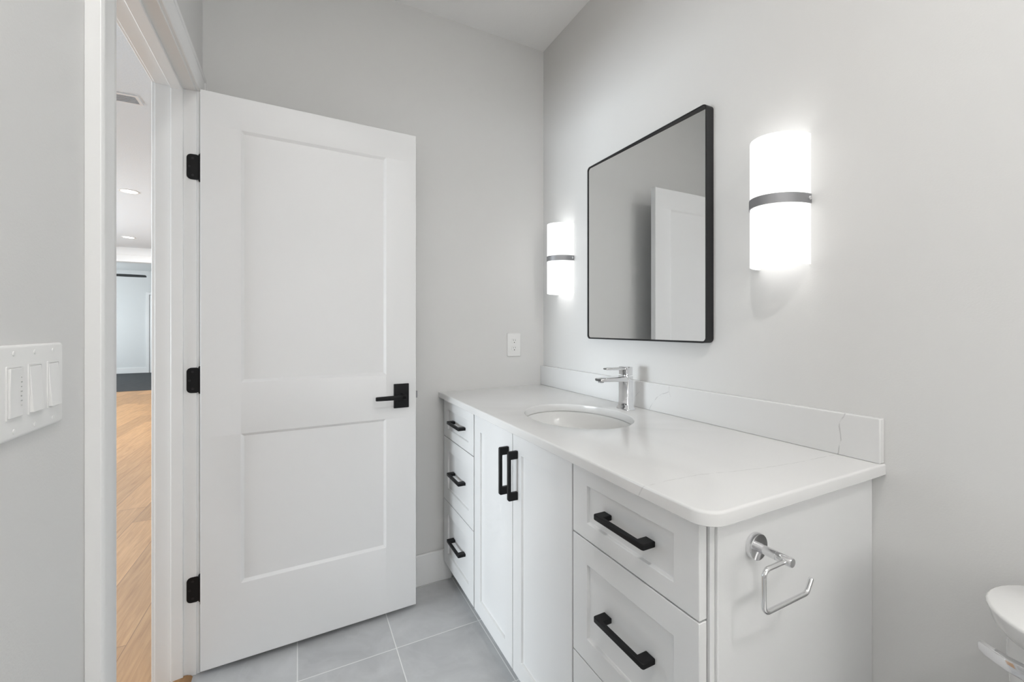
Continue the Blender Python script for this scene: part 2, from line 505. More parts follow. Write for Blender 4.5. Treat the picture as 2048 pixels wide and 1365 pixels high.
struct('wall_hall_left', B((-6.2, -6.1, -3.8, 8.45, 0, CE)), M['hall_wall'], 'white wall along the far side of the hall', 'wall', smooth=False)
struct('wall_hall_near', B((-7.1, XH, -3.9, -3.8, 0, CE)), M['hall_wall'], 'white wall at the near end of the hall', 'wall', smooth=False)
struct('wall_hall_right', B((XH, XH + 0.1, 0.10, 8.45, 0, CE)), M['hall_wall'], 'white hall wall continuing past the bathroom', 'wall', smooth=False)
struct('wall_far_end', B((-7.1, -1.5, 12.6, 12.72, 0, CE)), M['hall_wall'], 'pale end wall of the far room beyond the carpet', 'wall', smooth=False)
struct('wall_far_left', B((-7.1, -7.0, 8.45, 12.6, 0, CE)), M['hall_wall'], 'pale left wall of the far room', 'wall', smooth=False)
struct('wall_far_right', B((-1.55, -1.45, 8.45, 12.6, 0, CE)), M['hall_wall'], 'pale right wall of the far room', 'wall', smooth=False)

# header between hall and far room, with its stepped crown
struct('trim_1', B((-7.0, -1.55, 8.46, 8.60, 2.475, CE), (-7.0, -1.55, 8.44, 8.46, 2.605, CE), (-7.0, -1.55, 8.45, 8.46, 2.475, 2.50)), M['trim'],
       'white stepped header across the opening to the far room', 'header trim', smooth=False)
struct('trim_1', B((-7.0, -6.1, 8.46, 8.60, 0, 2.475)), M['trim'], 'white jamb at the left end of the far room opening', 'trim', smooth=False)
struct('baseboard_far', B((-7.0, -4.84, 12.585, 12.6, 0.004, 0.15)), M['trim'], 'white baseboard along the far end wall over the carpet', 'baseboard', bevel=0.003)
# door in the far end wall: only its left casing shows beside the jamb
fd = struct('door_2', B((-4.76, -3.95, 12.575, 12.6, 0.004, 2.09)), M['trim'], 'white closed door with casing in the far end wall', 'door', bevel=0.003)
obj('casing', B((-4.84, -4.775, 12.57, 12.6, 0.004, 2.17), (-3.93, -3.865, 12.57, 12.6, 0.004, 2.17), (-4.775, -3.93, 12.57, 12.6, 2.105, 2.17)), M['trim'], fd, bevel=0.003)

# baseboards
bmb = B((-1.40, -0.53, -0.014, 0.0, 0.0, 0.148))
struct('baseboard_back', bmb, M['trim'], 'tall white baseboard along the back wall below the open door', 'baseboard', bevel=0.004)
struct('baseboard_left', B((XL, XL + 0.014, REAR, -1.02, 0.0, 0.148)), M['trim'], 'white baseboard under the light switches', 'baseboard', bevel=0.004)
struct('baseboard_right', B((-0.014, 0.0, REAR, -1.50, 0.0, 0.148)), M['trim'], 'white baseboard behind the toilet', 'baseboard', bevel=0.004)

# door frame: jambs, stops and mitred casing around the doorway
XB = -1.5235               # bathroom edge of the jambs
bmj = bmesh.new()
box(bmj, XH, XB, YJ, YJ + JT, 0, ZJ + JT)
box(bmj, XH, XB, YS - JT, YS, 0, ZJ + JT)
box(bmj, XH, XB, YS, YJ, ZJ, ZJ + JT)
jamb = struct('trim_2', bmj, M['trim'], 'white painted door frame with jambs, stops and casing around the doorway', 'door frame', bevel=0.0015)
obj('door_stop', B((-1.5946, -1.5602, YJ - 0.011, YJ, 0, ZJ), (-1.5946, -1.5602, YS, YS + 0.011, 0, ZJ), (-1.5946, -1.5602, YS + 0.011, YJ - 0.011, ZJ - 0.011, ZJ)), M['trim'], jamb, bevel=0.002)


def casing(bm, side, x_wall, rev, W=0.083, k_d=1.0):
    """profile swept up, over and down with mitred corners; side=+1 faces +x"""
    prof = [(0.0, 0.0), (0.0, 0.0165), (0.003, 0.0190), (0.016, 0.0195), (0.018, 0.0205), (0.062, 0.0210), (0.065, 0.0235), (0.078, 0.0240), (W, 0.0215), (W, 0.0)]
    y0, y1, z1 = YS - rev, YJ + rev, ZJ + rev
    loops = []
    for k in range(4):
        lp = []
        for w, d in prof:
            x = x_wall + side * d * k_d
            p = [(x, y0 - w, 0.0), (x, y0 - w, z1 + w), (x, y1 + w, z1 + w), (x, y1 + w, 0.0)][k]
            lp.append(p)
        loops.append(lp)
    rings(bm, loops)


bmc = bmesh.new(); casing(bmc, 1, XL, 0.005)
obj('casing', bmc, M['trim'], jamb, bevel=0.0008)
bmc = bmesh.new(); casing(bmc, -1, XH, 0.005, 0.083, 0.55)
obj('casing', bmc, M['trim'], jamb, bevel=0.0008)
# rounded oak reducer between the planks and the tile
pr = [(-1.60, 0.0), (-1.60, 0.004), (-1.585, 0.0095), (-1.565, 0.0115), (-1.55, 0.010), (-1.540, 0.006), (-1.534, 0.0)]
bmt = bmesh.new(); rings(bmt, [[(x, y, z) for x, z in pr] for y in (YS + 0.002, YJ - 0.002)])
struct('trim_3', bmt, M['sill'], 'rounded brown oak threshold strip in the doorway', 'threshold')

# windows that let the daylight in (outside the frame)
for nm, x, y0, y1, z0, z1, lb in (('window_1', -6.1, -2.4, 0.6, 0.6, 2.3, 'white framed window in the side wall of the hall'), ('window_2', -7.0, 9.4, 11.8, 0.45, 2.35, 'white framed window in the side wall of the far room')):
    w = struct(nm, B((x, x + 0.03, y0 - 0.07, y0, z0 - 0.07, z1 + 0.07), (x, x + 0.03, y1, y1 + 0.07, z0 - 0.07, z1 + 0.07), (x, x + 0.03, y0, y1, z1, z1 + 0.07), (x, x + 0.03, y0, y1, z0 - 0.07, z0), (x, x + 0.02, (y0 + y1) / 2 - 0.02, (y0 + y1) / 2 + 0.02, z0, z1)), M['trim'], lb, 'window', smooth=False)
    obj('pane', B((x + 0.003, x + 0.008, y0, y1, z0, z1)), plain('sky_pane', (0.8, 0.88, 0.95), 0.05), w, smooth=False)

# ------------------------------------------------------------------ open door
HX, HY, FX, FY = -1.5075, -0.1914, -0.7473, -0.1693
DZ, DH, DT, DW = 0.0267, 2.032, 0.035, math.hypot(FX - HX, FY - HY)
rot = math.atan2(FY - HY, FX - HX)
DM = Matrix.Translation((HX, HY, 0)) @ Matrix.Rotation(rot, 4, 'Z')


def DP(u, v, d): return DM @ Vector((u, d, v))      # u from the hinge edge, v height, d towards the back wall


bmd = bmesh.new()
panel_slab(bmd, 0, DW, DZ, DZ + DH, 0.0, DT, [(0.119, DW - 0.126)], [(0.303, 0.8435), (1.0285, 1.941)], 0.008, 0.010, DP, both=True)
door = bpy.data.objects.new('door_1', None); C.objects.link(door); door.location = (HX, HY, 0); door.rotation_euler = (0, 0, rot)
WM['door_1'] = DM
tag(door, 'white two-panel door standing open in front of the back wall', 'door', kind='structure')
obj('door_leaf', bmd, M['door'], door, bevel=0.0015)


def door_handle(sgn):
    d0 = 0.0 if sgn < 0 else DT
    bm = bmesh.new()
    plate(bm, rrect(DW - 0.0955, DW - 0.0325, 0.886, 0.988, 0.0015, 2), DP, d0, d0 + sgn * 0.009, 0.002)
    h = obj('door_handle', bm, M['black'], door)
    h['label'] = 'black lever handle on a rectangular plate'
    uc, zc = DW - 0.064, 0.937
    bm = bmesh.new()
    a = DP(uc, zc, d0 + sgn * 0.008); b2 = DP(uc, zc, d0 + sgn * 0.05)
    lathe(bm, [(0.012, 0), (0.012, 0.006), (0.0095, 0.009), (0.0095, 0.046), (0.0085, 0.048)], a, b2 - a, 24)
    # flat tapering lever pointing to the hinge side
    lps = []
    for u, hh, th in ((uc + 0.010, 0.0085, 0.005), (uc + 0.006, 0.0095, 0.006), (uc - 0.02, 0.0095, 0.006), (uc - 0.110, 0.0082, 0.0055), (uc - 0.114, 0.0070, 0.0042)):
        dc = d0 + sgn * 0.050
        lps.append([DP(u, zc + q[1], dc + q[0]) for q in rrect(-th, th, -hh, hh, 0.003, 3)])
    rings(bm, lps)
    obj('lever', bm, M['black'], h)


door_handle(-1); door_handle(1)
bm = bmesh.new(); plate(bm, rrect(0.905, 0.965, 0.006, 0.029, 0.003, 3), lambda a, b, d: DP(d, a, b), DW - 0.001, DW + 0.0012)
obj('latch_plate', bm, M['black'], door)
bm = bmesh.new(); box(bm, 0, 0.009, -0.006, 0.006, 0.921, 0.949)
bm.transform(DM @ Matrix.Translation((DW + 0.001, DT / 2, 0)))
obj('latch_bolt', bm, M['nickel'], door)
for zc in (1.794, 1.0415, 0.3035):
    bm = bmesh.new()
    # jamb leaf with rounded corners, edge leaf and knuckle
    plate(bm, [(x, z) for x, z in rrect(-1.552, -1.512, zc - 0.0445, zc + 0.0445, 0.014, 6)], YP, YJ + 0.001, YJ - 0.0022)
    h = obj('hinge', bm, M['black'], door)
    h['label'] = 'black door hinge'
    bm = bmesh.new()
    lathe(bm, [(0.004, -0.049), (0.0062, -0.0455), (0.0062, 0.0455), (0.004, 0.049)], (-1.513, YJ + 0.0035, zc), (0, 0, 1), 20)
    plate(bm, rrect(zc - 0.0445, zc + 0.0445, 0.006, 0.034, 0.004, 3), lambda a, b, d: DP(d, a, b), -0.0022, 0.001)
    obj('knuckle', bm, M['black'], h)
    for dx, dz in ((-1.534, 0.030), (-1.5435, 0.0), (-1.534, -0.030)):
        bm = bmesh.new()
        lathe(bm, [(0.0042, 0), (0.0036, 0.0008), (0.0012, 0.0003)], (dx, YJ - 0.0020, zc + dz), (0, -1, 0), 14)
        obj('screw', bm, M['frame'], h)

# ------------------------------------------------------------------ vanity cabinet
XF = -0.575
van = thing('vanity_cabinet', 'white shaker vanity cabinet with two doors and six drawers along the right wall', 'cabinet', (-0.28, -0.757, 0.0))
ZT, ZB = 0.8885, 0.103
bm = B((-0.553, -0.002, -0.036, -0.018, ZB, ZT), (-0.553, -0.002, -1.484, -1.466, ZB, ZT), (-0.553, -0.002, -1.466, -0.036, ZB, ZB + 0.018),
       (-0.020, -0.002, -1.466, -0.036, ZB, ZT), (-0.553, -0.536, -1.466, -0.036, ZB + 0.018, ZT),
       (-0.536, -0.02, -0.432, -0.414, ZB + 0.018, ZT), (-0.536, -0.02, -1.103, -1.085, ZB + 0.018, ZT))
obj('carcass', bm, M['cab'], van)
obj('toe_kick', B((-0.50, -0.48, -1.484, -0.002, 0.0, ZB), (-0.50, -0.02, -1.484, -1.466, 0.0, ZB)), M['cab'], van, bevel=0.001)
obj('filler_strip', B((-0.553, -0.530, -0.018, -0.0005, 0.15, ZT)), M['cab'], van)
bm = B((-0.5405, -0.0006, -1.4905, -1.484, 0.0, ZT))
obj('end_panel', bm, M['cab'], van, bevel=0.001)


def pull(bm_c, horizontal):
    """bar pull with square ends; bm_c = centre on the face it is screwed to"""
    x, y, z = bm_c
    L, dep, ht, pw = 0.1575, 0.034, 0.0125, 0.026
    bm = bmesh.new()
    f = (lambda a, b, d: (x - d, y + a, z + b)) if horizontal else (lambda a, b, d: (x - d, y + b, z + a))
    # C-shaped outline in (a,d), thickness along b
    o = [(-L / 2, 0), (-L / 2, dep - 0.004), (-L / 2 + 0.0012, dep - 0.0012), (-L / 2 + 0.004, dep), (L / 2 - 0.004, dep), (L / 2 - 0.0012, dep - 0.0012), (L / 2, dep - 0.004), (L / 2, 0), (L / 2 - pw, 0), (L / 2 - pw, dep - 0.010), (-L / 2 + pw, dep - 0.010), (-L / 2 + pw, 0)]
    hb = ht / 2
    top = [[bm.verts.new(f(a, s * hb, d)) for a, d in o] for s in (-1, 1)]
    n = len(o)
    for i in range(n):
        j = (i + 1) % n
        bm.faces.new((top[0][i], top[0][j], top[1][j], top[1][i]))
    for s in (0, 1):
        t = top[s]
        for q in ((0, 1, 2, 3, 10, 11), (3, 4, 9, 10), (4, 5, 6, 7, 8, 9)):
            bm.faces.new([t[i] for i in q])
    return bm


def front(name, y0, y1, z0, z1, rail, stile, pc, horizontal):
    bm = bmesh.new()
    panel_slab(bm, y0, y1, z0, z1, XF, XF + 0.0195, [(y0 + stile, y1 - stile)], [(z0 + rail, z1 - rail)], 0.0085, 0.0012, XP)
    d = obj(name, bm, M['cab'], van, bevel=0.0012)
    p = obj('drawer_pull' if horizontal else 'door_pull', pull(pc, horizontal), M['black'], d, bevel=0.0022, seg=3)
    p['label'] = 'matte black bar pull'
    return d


XPN = XF + 0.0085
dz = ((0.7095, 0.8805, 0.040), (0.4085, 0.7060, 0.058), (ZB, 0.4050, 0.058))
for y0, y1 in ((-0.4085, -0.0250), (-1.4795, -1.0985)):
    for z0, z1, rail in dz:
        zc = (z0 + z1) / 2
        yc = (y0 + y1) / 2
        front('drawer', y0, y1, z0, z1, rail, 0.057, (XPN, -1.2910 if y1 < -1 else -0.2190, zc - (0.001 if z0 > 0.7 else -0.002)), True)
front('cabinet_door', -0.7530, -0.4190, ZB, 0.8805, 0.060, 0.057, (XF, -0.7235, 0.7510), False)
front('cabinet_door', -1.0925, -0.7570, ZB, 0.8805, 0.060, 0.057, (XF, -0.7880, 0.7530), False)

# ------------------------------------------------------------------ countertop with backsplash and sink cut-out
CT, CB = 0.9154, 0.8889
SX, SY_, SA, SB = -0.315, -0.750, 0.175, 0.220


def top_outline(ins):
    x0, x1, y0, y1, r = -0.5955 + ins, -0.0005 - ins * 0.0, -1.5162 + ins, -0.0005 - ins * 0.0, 0.042
    pts = [(x1, y1)]
    nb = 14
    pts += [(x0 + (x1 - x0) * (1 - k / 8), y1) for k in range(1, 8)] + [(x0, y1)]
    pts += [(x0, y1 + (y0 + r - y1) * k / 10) for k in range(1, 10)]
    for k in range(nb + 1):
        t = PI + k / nb * PI / 2
        pts.append((x0 + r + (r - ins) * math.cos(t), y0 + r + (r - ins) * math.sin(t)) if False else (x0 + r + r * math.cos(t), y0 + r + r * math.sin(t)))
    pts += [(x0 + r + (x1 - x0 - r) * k / 8, y0) for k in range(1, 8)] + [(x1, y0)]
    pts += [(x1, y0 + (y1 - y0) * k / 10) for k in range(1, 10)]
    return pts


def ell(g, z, n=72, da=0.0):
    return [(SX + (SA + g) * math.cos(2 * PI * k / n), SY_ + (SB + g) * math.sin(2 * PI * k / n), z) for k in range(n)]


bm = bmesh.new()
er = 0.005
lv = [(0.0015, CB), (0.0, CB + 0.0015)] + [(er * (1 - math.cos(k / 4 * PI / 2)), CT - er * (1 - math.sin(k / 4 * PI / 2))) for k in range(5)]
outer = rings(bm, [[(x, y, z) for x, y in top_outline(i)] for i, z in lv], cap0=False, cap1=False)
hl = [(0.0, CB)] + [(0.003 * (1 - math.cos(k / 3 * PI / 2)), CT - 0.003 * (1 - math.sin(k / 3 * PI / 2))) for k in range(4)]
inner = rings(bm, [ell(i, z) for i, z in hl], cap0=False, cap1=False)
for a, b2 in ((outer[-1], inner[-1]), (outer[0], inner[0])):
    ed = []
    for lp in (a, b2):
        for i in range(len(lp)):
            ed.append(bm.edges.get((lp[i], lp[(i + 1) % len(lp)])))
    bmesh.ops.triangle_fill(bm, edges=ed, use_beauty=True, use_dissolve=False)
ctop = thing('countertop', 'white quartz countertop with thin grey veins on the vanity', 'countertop', (0, 0, 0))
obj('top_slab', bm, M['counter'], ctop, angle=30)
bm = B((-0.020, -0.0004, -1.5137, -0.0006, CT, 1.0192))
obj('backsplash', bm, M['backsplash'], ctop, bevel=0.0025, seg=3)

# ------------------------------------------------------------------ sink
sink = thing('undermount_sink', 'oval white undermount basin set into the quartz countertop', 'sink', (SX, SY_, 0.74))
prof = []
for k in range(0, 15):
    t = k / 14 * PI / 2
    s = math.cos(t) ** 0.55
    prof.append((s, CB - 0.0008 - 0.138 * math.sin(t) ** 1.0))
lps = [[(SX + (SA + 0.03) * math.cos(2 * PI * k / 72), SY_ + (SB + 0.03) * math.sin(2 * PI * k / 72), CB - 0.0004) for k in range(72)],
       [(SX + (SA + 0.006) * math.cos(2 * PI * k / 72), SY_ + (SB + 0.006) * math.sin(2 * PI * k / 72), CB - 0.0004) for k in range(72)],
       [(SX + (SA + 0.006) * math.cos(2 * PI * k / 72), SY_ + (SB + 0.006) * math.sin(2 * PI * k / 72), CB - 0.0035) for k in range(72)]]
for s, z in prof:
    s = max(s, 0.13)
    lps.append([(SX + (SA + 0.003) * s * math.cos(2 * PI * k / 72), SY_ + (SB + 0.003) * s * math.sin(2 * PI * k / 72), z - 0.0045) for k in range(72)])
und = []
for s, z in prof[::-1]:
    s = max(s, 0.13)
    und.append([(SX + ((SA + 0.003) * s + 0.009) * math.cos(2 * PI * k / 72), SY_ + ((SB + 0.003) * s + 0.009) * math.sin(2 * PI * k / 72), z - 0.012) for k in range(72)])
und.append([(SX + (SA + 0.03) * math.cos(2 * PI * k / 72), SY_ + (SB + 0.03) * math.sin(2 * PI * k / 72), CB - 0.011) for k in range(72)])
bm = bmesh.new(); rings(bm, lps + und, closed=True)
obj('bowl', bm, M['ceramic'], sink, angle=50)
bm = bmesh.new(); lathe(bm, [(0.030, 0), (0.030, 0.003), (0.026, 0.005), (0.020, 0.004), (0.019, 0.0005)], (SX, SY_, 0.7475), (0, 0, 1), 32)
obj('drain', bm, M['chrome'], sink)

# ------------------------------------------------------------------ faucet
fau = thing('faucet', 'chrome single-lever faucet standing behind the oval sink', 'faucet', (-0.0865, -0.749, CT))
YC = -0.749
bm = bmesh.new()
rows = [(0.0185, 0.0330, 0.0), (0.0185, 0.0330, 0.005), (0.0150, 0.0285, 0.012), (0.0138, 0.0270, 0.025), (0.0135, 0.0265, 0.06), (0.0135, 0.0265, 0.095), (0.0140, 0.0270, 0.113), (0.0140, 0.0270, 0.1275)]
rings(bm, [[(-0.0865 + a, YC + b, CT + h + 0.0004) for a, b in rrect(-hx, hx, -hy, hy, 0.004, 4)] for hx, hy, h in rows])
obj('body', bm, M['chrome'], fau)
bm = bmesh.new()
sp = [(-0.098, 0.0255, 1.0210, 1.0420), (-0.115, 0.0245, 1.0235, 1.0425), (-0.15, 0.0225, 1.0255, 1.0425), (-0.195, 0.0205, 1.0270, 1.0415), (-0.214, 0.0195, 1.0280, 1.0405), (-0.2185, 0.0175, 1.0300, 1.0390)]
rings(bm, [[(x, YC + a, (z0 + z1) / 2 + b) for a, b in rrect(-hy, hy, -(z1 - z0) / 2, (z1 - z0) / 2, 0.004, 3)] for x, hy, z0, z1 in sp])
obj('spout', bm, M['chrome'], fau)
bm = bmesh.new(); lathe(bm, [(0.0105, 0), (0.0105, 0.004), (0.008, 0.005)], (-0.205, YC, 1.0285), (0, 0, -1), 24)
obj('aerator', bm, M['nickel'], fau)
bm = bmesh.new()
lathe(bm, [(0.012, 0), (0.012, 0.005)], (-0.0865, YC, 1.0428), (0, 0, 1), 24)
rings(bm, [[(-0.0865 + a, YC + b, z) for a, b in rrect(-hx, hx, -hy, hy, 0.003, 3)] for hx, hy, z in ((0.0130, 0.0235, 1.0470), (0.0138, 0.0243, 1.0480), (0.0138, 0.0243, 1.0770), (0.0125, 0.0230, 1.0785))])
h = obj('handle', bm, M['chrome'], fau)
bm = bmesh.new()
rings(bm, [[(x, YC + a, zc + b) for a, b in rrect(-hy, hy, -t, t, min(0.0025, t * 0.9), 3)] for x, hy, zc, t in ((-0.099, 0.0165, 1.0715, 0.0048), (-0.112, 0.0150, 1.0722, 0.0044), (-0.150, 0.0125, 1.0730, 0.0040), (-0.183, 0.0110, 1.0735, 0.0036), (-0.187, 0.0090, 1.0735, 0.0024))])
obj('lever', bm, M['chrome'], h)

# ------------------------------------------------------------------ wall mirror
mir = thing('wall_mirror', 'rectangular mirror with a thin black metal frame between the two sconces', 'mirror', (0, -0.7513, 1.177))
Y0, Y1, Z0, Z1, MD = -1.0657, -0.4369, 1.1771, 1.9512, 0.0329
fw = 0.0055
o1 = rrect(Y0, Y1, Z0, Z1, 0.016, 8); o2 = rrect(Y0 + fw, Y1 - fw, Z0 + fw, Z1 - fw, 0.0125, 8)
bm = bmesh.new()
rings(bm, [[(-0.0006, a, b) for a, b in o1], [(-MD + 0.0008, a, b) for a, b in o1], [(-MD, a + 0.0008 * (1 if a < -0.75 else -1), b) for a, b in o1], [(-MD, a, b) for a, b in o2], [(-0.0006, a, b) for a, b in o2]], closed=True)
obj('frame', bm, M['frame'], mir, bevel=0.0)
bm = bmesh.new()
og = rrect(Y0 + fw + 0.0005, Y1 - fw - 0.0005, Z0 + fw + 0.0005, Z1 - fw - 0.0005, 0.012, 8)
rings(bm, [[(-0.012, a, b) for a, b in og], [(-0.0255, a, b) for a, b in og]])
tl = math.radians(0.8)
bm.transform(Matrix.Translation((-0.0255, -0.7513, 0)) @ Matrix.Rotation(tl, 4, 'Z') @ Matrix.Translation((0.0255, 0.7513, 0)))
obj('mirror_glass', bm, M['mirror'], mir, smooth=False)

# ------------------------------------------------------------------ wall sconces
SD, SHW, SZ0, SZ1 = 0.102, 0.0705, 1.3950, 1.7385


def halfell(yc, off, n=28):
    return [(-(SD - off) * math.sin(PI * k / n) - 0.0015, yc - (SHW - off) * math.cos(PI * k / n)) for k in range(n + 1)]


def sconce(yc, label):
    s = thing('wall_sconce', label, 'wall lamp', (0, yc, SZ0), 0, 'half-round wall sconces flanking the mirror')
    a = halfell(yc, 0); b = halfell(yc, 0.005)
    bm = bmesh.new()
    op = a + b[::-1]
    rings(bm, [[(x, y, z) for x, y in op] for z in (SZ0, SZ1)])
    obj('glass_shade', bm, M['glass'], s, angle=40)
    bm = bmesh.new()
    a = halfell(yc, -0.0022); b = halfell(yc, -0.0002)
    op = a + b[::-1]
    rings(bm, [[(x, y, z) for x, y in op] for z in (1.5545, 1.5795)])
    bd = obj('metal_band', bm, M['nickel'], s, angle=40)
    bd['label'] = 'dark brushed metal band'
    for sg in (-1, 1):
        bm = bmesh.new()
        lathe(bm, [(0.0055, 0), (0.0055, 0.004), (0.0035, 0.0065)], (-0.0135, yc + sg * (SHW + 0.0012), 1.567), (0, sg, 0), 20)
        obj('screw', bm, M['chrome'], bd)
    bm = bmesh.new(); plate(bm, rrect(yc - 0.055, yc + 0.055, 1.47, 1.665, 0.006, 3), XP, -0.0006, -0.014)
    bp_ = obj('back_plate', bm, M['plastic'], s)
    for zc in (1.475, 1.655):
        bm = bmesh.new()
        lathe(bm, [(0.006, -0.030), (0.011, -0.026), (0.015, -0.012), (0.016, 0.0), (0.014, 0.010), (0.009, 0.015), (0.003, 0.017)], (-0.034, yc, zc), (0, 0, 1 if zc > 1.56 else -1), 20)
        obj('bulb', bm, M['bulb'], s)
        up = zc < 1.56                     # the lower lamp throws up through the open top, the upper one down
        d = bpy.data.lights.new('sconce_light', 'SPOT'); d.energy = BULB_W; d.shadow_soft_size = 0.015; d.color = (1.0, 0.985, 0.96)
        d.spot_size = math.radians(140); d.spot_blend = 0.4
        o = bpy.data.objects.new('sconce_light', d); C.objects.link(o); o.parent = s
        o.rotation_euler = (PI, 0, 0) if up else (0, 0, 0)
        o.location = (-0.072, 0, (1.440 if up else 1.695) - SZ0)
    return s


sconce(-1.2874, 'lit white half-round wall sconce right of the mirror, the nearer and larger one')
sconce(-0.2190, 'lit white half-round wall sconce left of the mirror, near the corner')

# ------------------------------------------------------------------ power outlet on the back wall
out = thing('power_outlet', 'white duplex power outlet on the back wall above the countertop', 'outlet', (-0.184, 0, 1.136))
bm = bmesh.new(); plate(bm, rrect(-0.2235, -0.1445, 1.0745, 1.1980, 0.004, 4), YP, -0.0004, -0.0062, 0.004)
obj('cover_plate', bm, M['plastic'], out)
for zc in (1.1555, 1.1165):
    bm = bmesh.new()
    ol = [(max(-0.0165, min(0.0165, 0.0172 * math.cos(2 * PI * k / 32))) - 0.184, zc + max(-0.0128, min(0.0128, 0.0172 * math.sin(2 * PI * k / 32)))) for k in range(32)]
    plate(bm, ol, YP, -0.0050, -0.0078, 0.0008, 2)
    r = obj('receptacle', bm, M['plastic'], out)
    bm = bmesh.new()
    box(bm, -0.1905, -0.1888, -0.0081, -0.0070, zc + 0.0005, zc + 0.0085)
    box(bm, -0.1790, -0.1773, -0.0081, -0.0070, zc + 0.0010, zc + 0.0080)
    lathe(bm, [(0.0026, 0), (0.0026, 0.0011)], (-0.184, -0.0070, zc - 0.0072), (0, -1, 0), 16)
    obj('slots', bm, M['slot'], r)
bm = bmesh.new(); lathe(bm, [(0.0030, 0), (0.0028, 0.001), (0.001, 0.0013)], (-0.184, -0.0060, 1.136), (0, -1, 0), 16)
obj('screw', bm, M['plastic'], out)

# ------------------------------------------------------------------ three-gang light switch on the left wall
sw = thing('light_switch', 'white three-gang plate of rocker light switches on the left wall', 'light switch', (XL, -1.184, 1.1455))
SWX = XL + 0.0062


bm = bmesh.new()
PB = dict(y0=-1.2655, y1=-1.1030, z0=1.0855, z1=1.2060)
plate(bm, rrect(PB['y0'], PB['y1'], PB['z0'], PB['z1'], 0.004, 4), XP, XL + 0.0004, SWX, 0.004)
obj('cover_plate', bm, M['plastic'], sw)
for i, yc in enumerate((-1.1345, -1.1825, -1.2305)):
    # raised frame round the opening
    bm = bmesh.new()
    o1 = rrect(yc - 0.0168, yc + 0.0168, 1.1117, 1.1797, 0.0015, 3); o2 = rrect(yc - 0.0145, yc + 0.0145, 1.1140, 1.1774, 0.0015, 3)
    rings(bm, [[(SWX - 0.0010, a, b) for a, b in o1], [(SWX + 0.0012, a, b) for a, b in o1], [(SWX + 0.0012, a, b) for a, b in o2], [(SWX - 0.0010, a, b) for a, b in o2]], closed=True)
    fr = obj('switch_frame', bm, M['plastic'], sw)
    bm = bmesh.new()
    y0, y1, zl, zh = yc - 0.0140, yc + 0.0140, 1.1145, 1.1769
    top, bot = (0.0012, 0.0052) if i < 2 else (0.0036, 0.0030)
    xs = SWX
    pts = [(xs - 0.0005, zl), (xs - 0.0005, zh), (xs + top, zh), (xs + (top + bot) / 2 - 0.0005, (zl + zh) / 2), (xs + bot, zl)]
    rings(bm, [[(x, y, z) for x, z in pts] for y in (y0, y1)])
    rk = obj('rocker' if i < 2 else 'dimmer_paddle', bm, M['plastic'], fr, bevel=0.0006)
    if i == 2:
        bm = bmesh.new()
        for k in range(7):
            box(bm, xs + 0.0020, xs + 0.0037, yc + 0.0085, yc + (0.0108 if k % 2 else 0.0098), 1.1275 + k * 0.0060, 1.1275 + k * 0.0060 + 0.0016)
        obj('level_marks', bm, M['tick'], rk)
    for zz in (1.0963, 1.1953):
        bm = bmesh.new()
        lathe(bm, [(0.0032, 0), (0.0030, 0.001), (0.0012, 0.0014)], (SWX - 0.0002, yc, zz), (1, 0, 0), 18)
        obj('screw', bm, M['plastic'], sw)

# ------------------------------------------------------------------ toilet paper holder on the vanity's end panel
tp = thing('toilet_paper_holder', 'empty chrome toilet paper holder on the end panel of the vanity', 'toilet paper holder', (-0.440, -1.4905, 0.8195))
PX, PZ, PY = -0.440, 0.8195, -1.4907
bm = bmesh.new(); lathe(bm, [(0.0245, 0), (0.0248, 0.0015), (0.0248, 0.0095), (0.0238, 0.011), (0.0, 0.011)], (PX, PY, PZ), (0, -1, 0), 40)
obj('rosette', bm, M['chrome'], tp)
bm = bmesh.new(); lathe(bm, [(0.0083, 0.009), (0.0083, 0.0425), (0.0079, 0.043), (0.0083, 0.0435), (0.0083, 0.0690), (0.0075, 0.0702), (0.0, 0.0702)], (PX, PY, PZ), (0, -1, 0), 28)
arm = obj('arm', bm, M['chrome'], tp)
LY = PY - 0.0600
path = fillet([(PX - 0.004, LY, PZ), (-0.5045, LY, PZ - 0.001), (-0.5045, LY, 0.7455), (-0.3800, LY, 0.7455), (-0.3640, LY, 0.7690)], 0.013, 8)
bm = bmesh.new(); tube(bm, path, 0.0041, 18, 0.0012)
obj('roll_bar', bm, M['chrome'], tp)

# ------------------------------------------------------------------ toilet
TY = -1.945
toi = thing('toilet', 'white ceramic toilet with a chrome flush lever beside the vanity', 'toilet', (-0.35, TY, 0))


def tring(xb, xf, hw, z, r, n=12):
    return [(x, y, z) for x, y in rrect(xf, xb, TY - hw, TY + hw, r, n)]


bm = bmesh.new()
rings(bm, [tring(-0.045, -0.170, 0.170, 0.395, 0.055), tring(-0.040, -0.182, 0.180, 0.43, 0.06), tring(-0.036, -0.203, 0.200, 0.60, 0.055), tring(-0.034, -0.211, 0.2045, 0.700, 0.055), tring(-0.034, -0.212, 0.205, 0.7315, 0.055)])
obj('tank', bm, M['ceramic'], toi, angle=60)
bm = bmesh.new()
rings(bm, [tring(-0.033, -0.214, 0.2065, 0.7320, 0.058), tring(-0.032, -0.219, 0.209, 0.7355, 0.062), tring(-0.031, -0.240, 0.2185, 0.7540, 0.078), tring(-0.030, -0.255, 0.2255, 0.7685, 0.106), tring(-0.030, -0.2605, 0.2285, 0.7745, 0.1145), tring(-0.031, -0.2605, 0.2285, 0.7775, 0.114), tring(-0.034, -0.257, 0.225, 0.7800, 0.111)])
obj('tank_lid', bm, M['ceramic'], toi, angle=60)
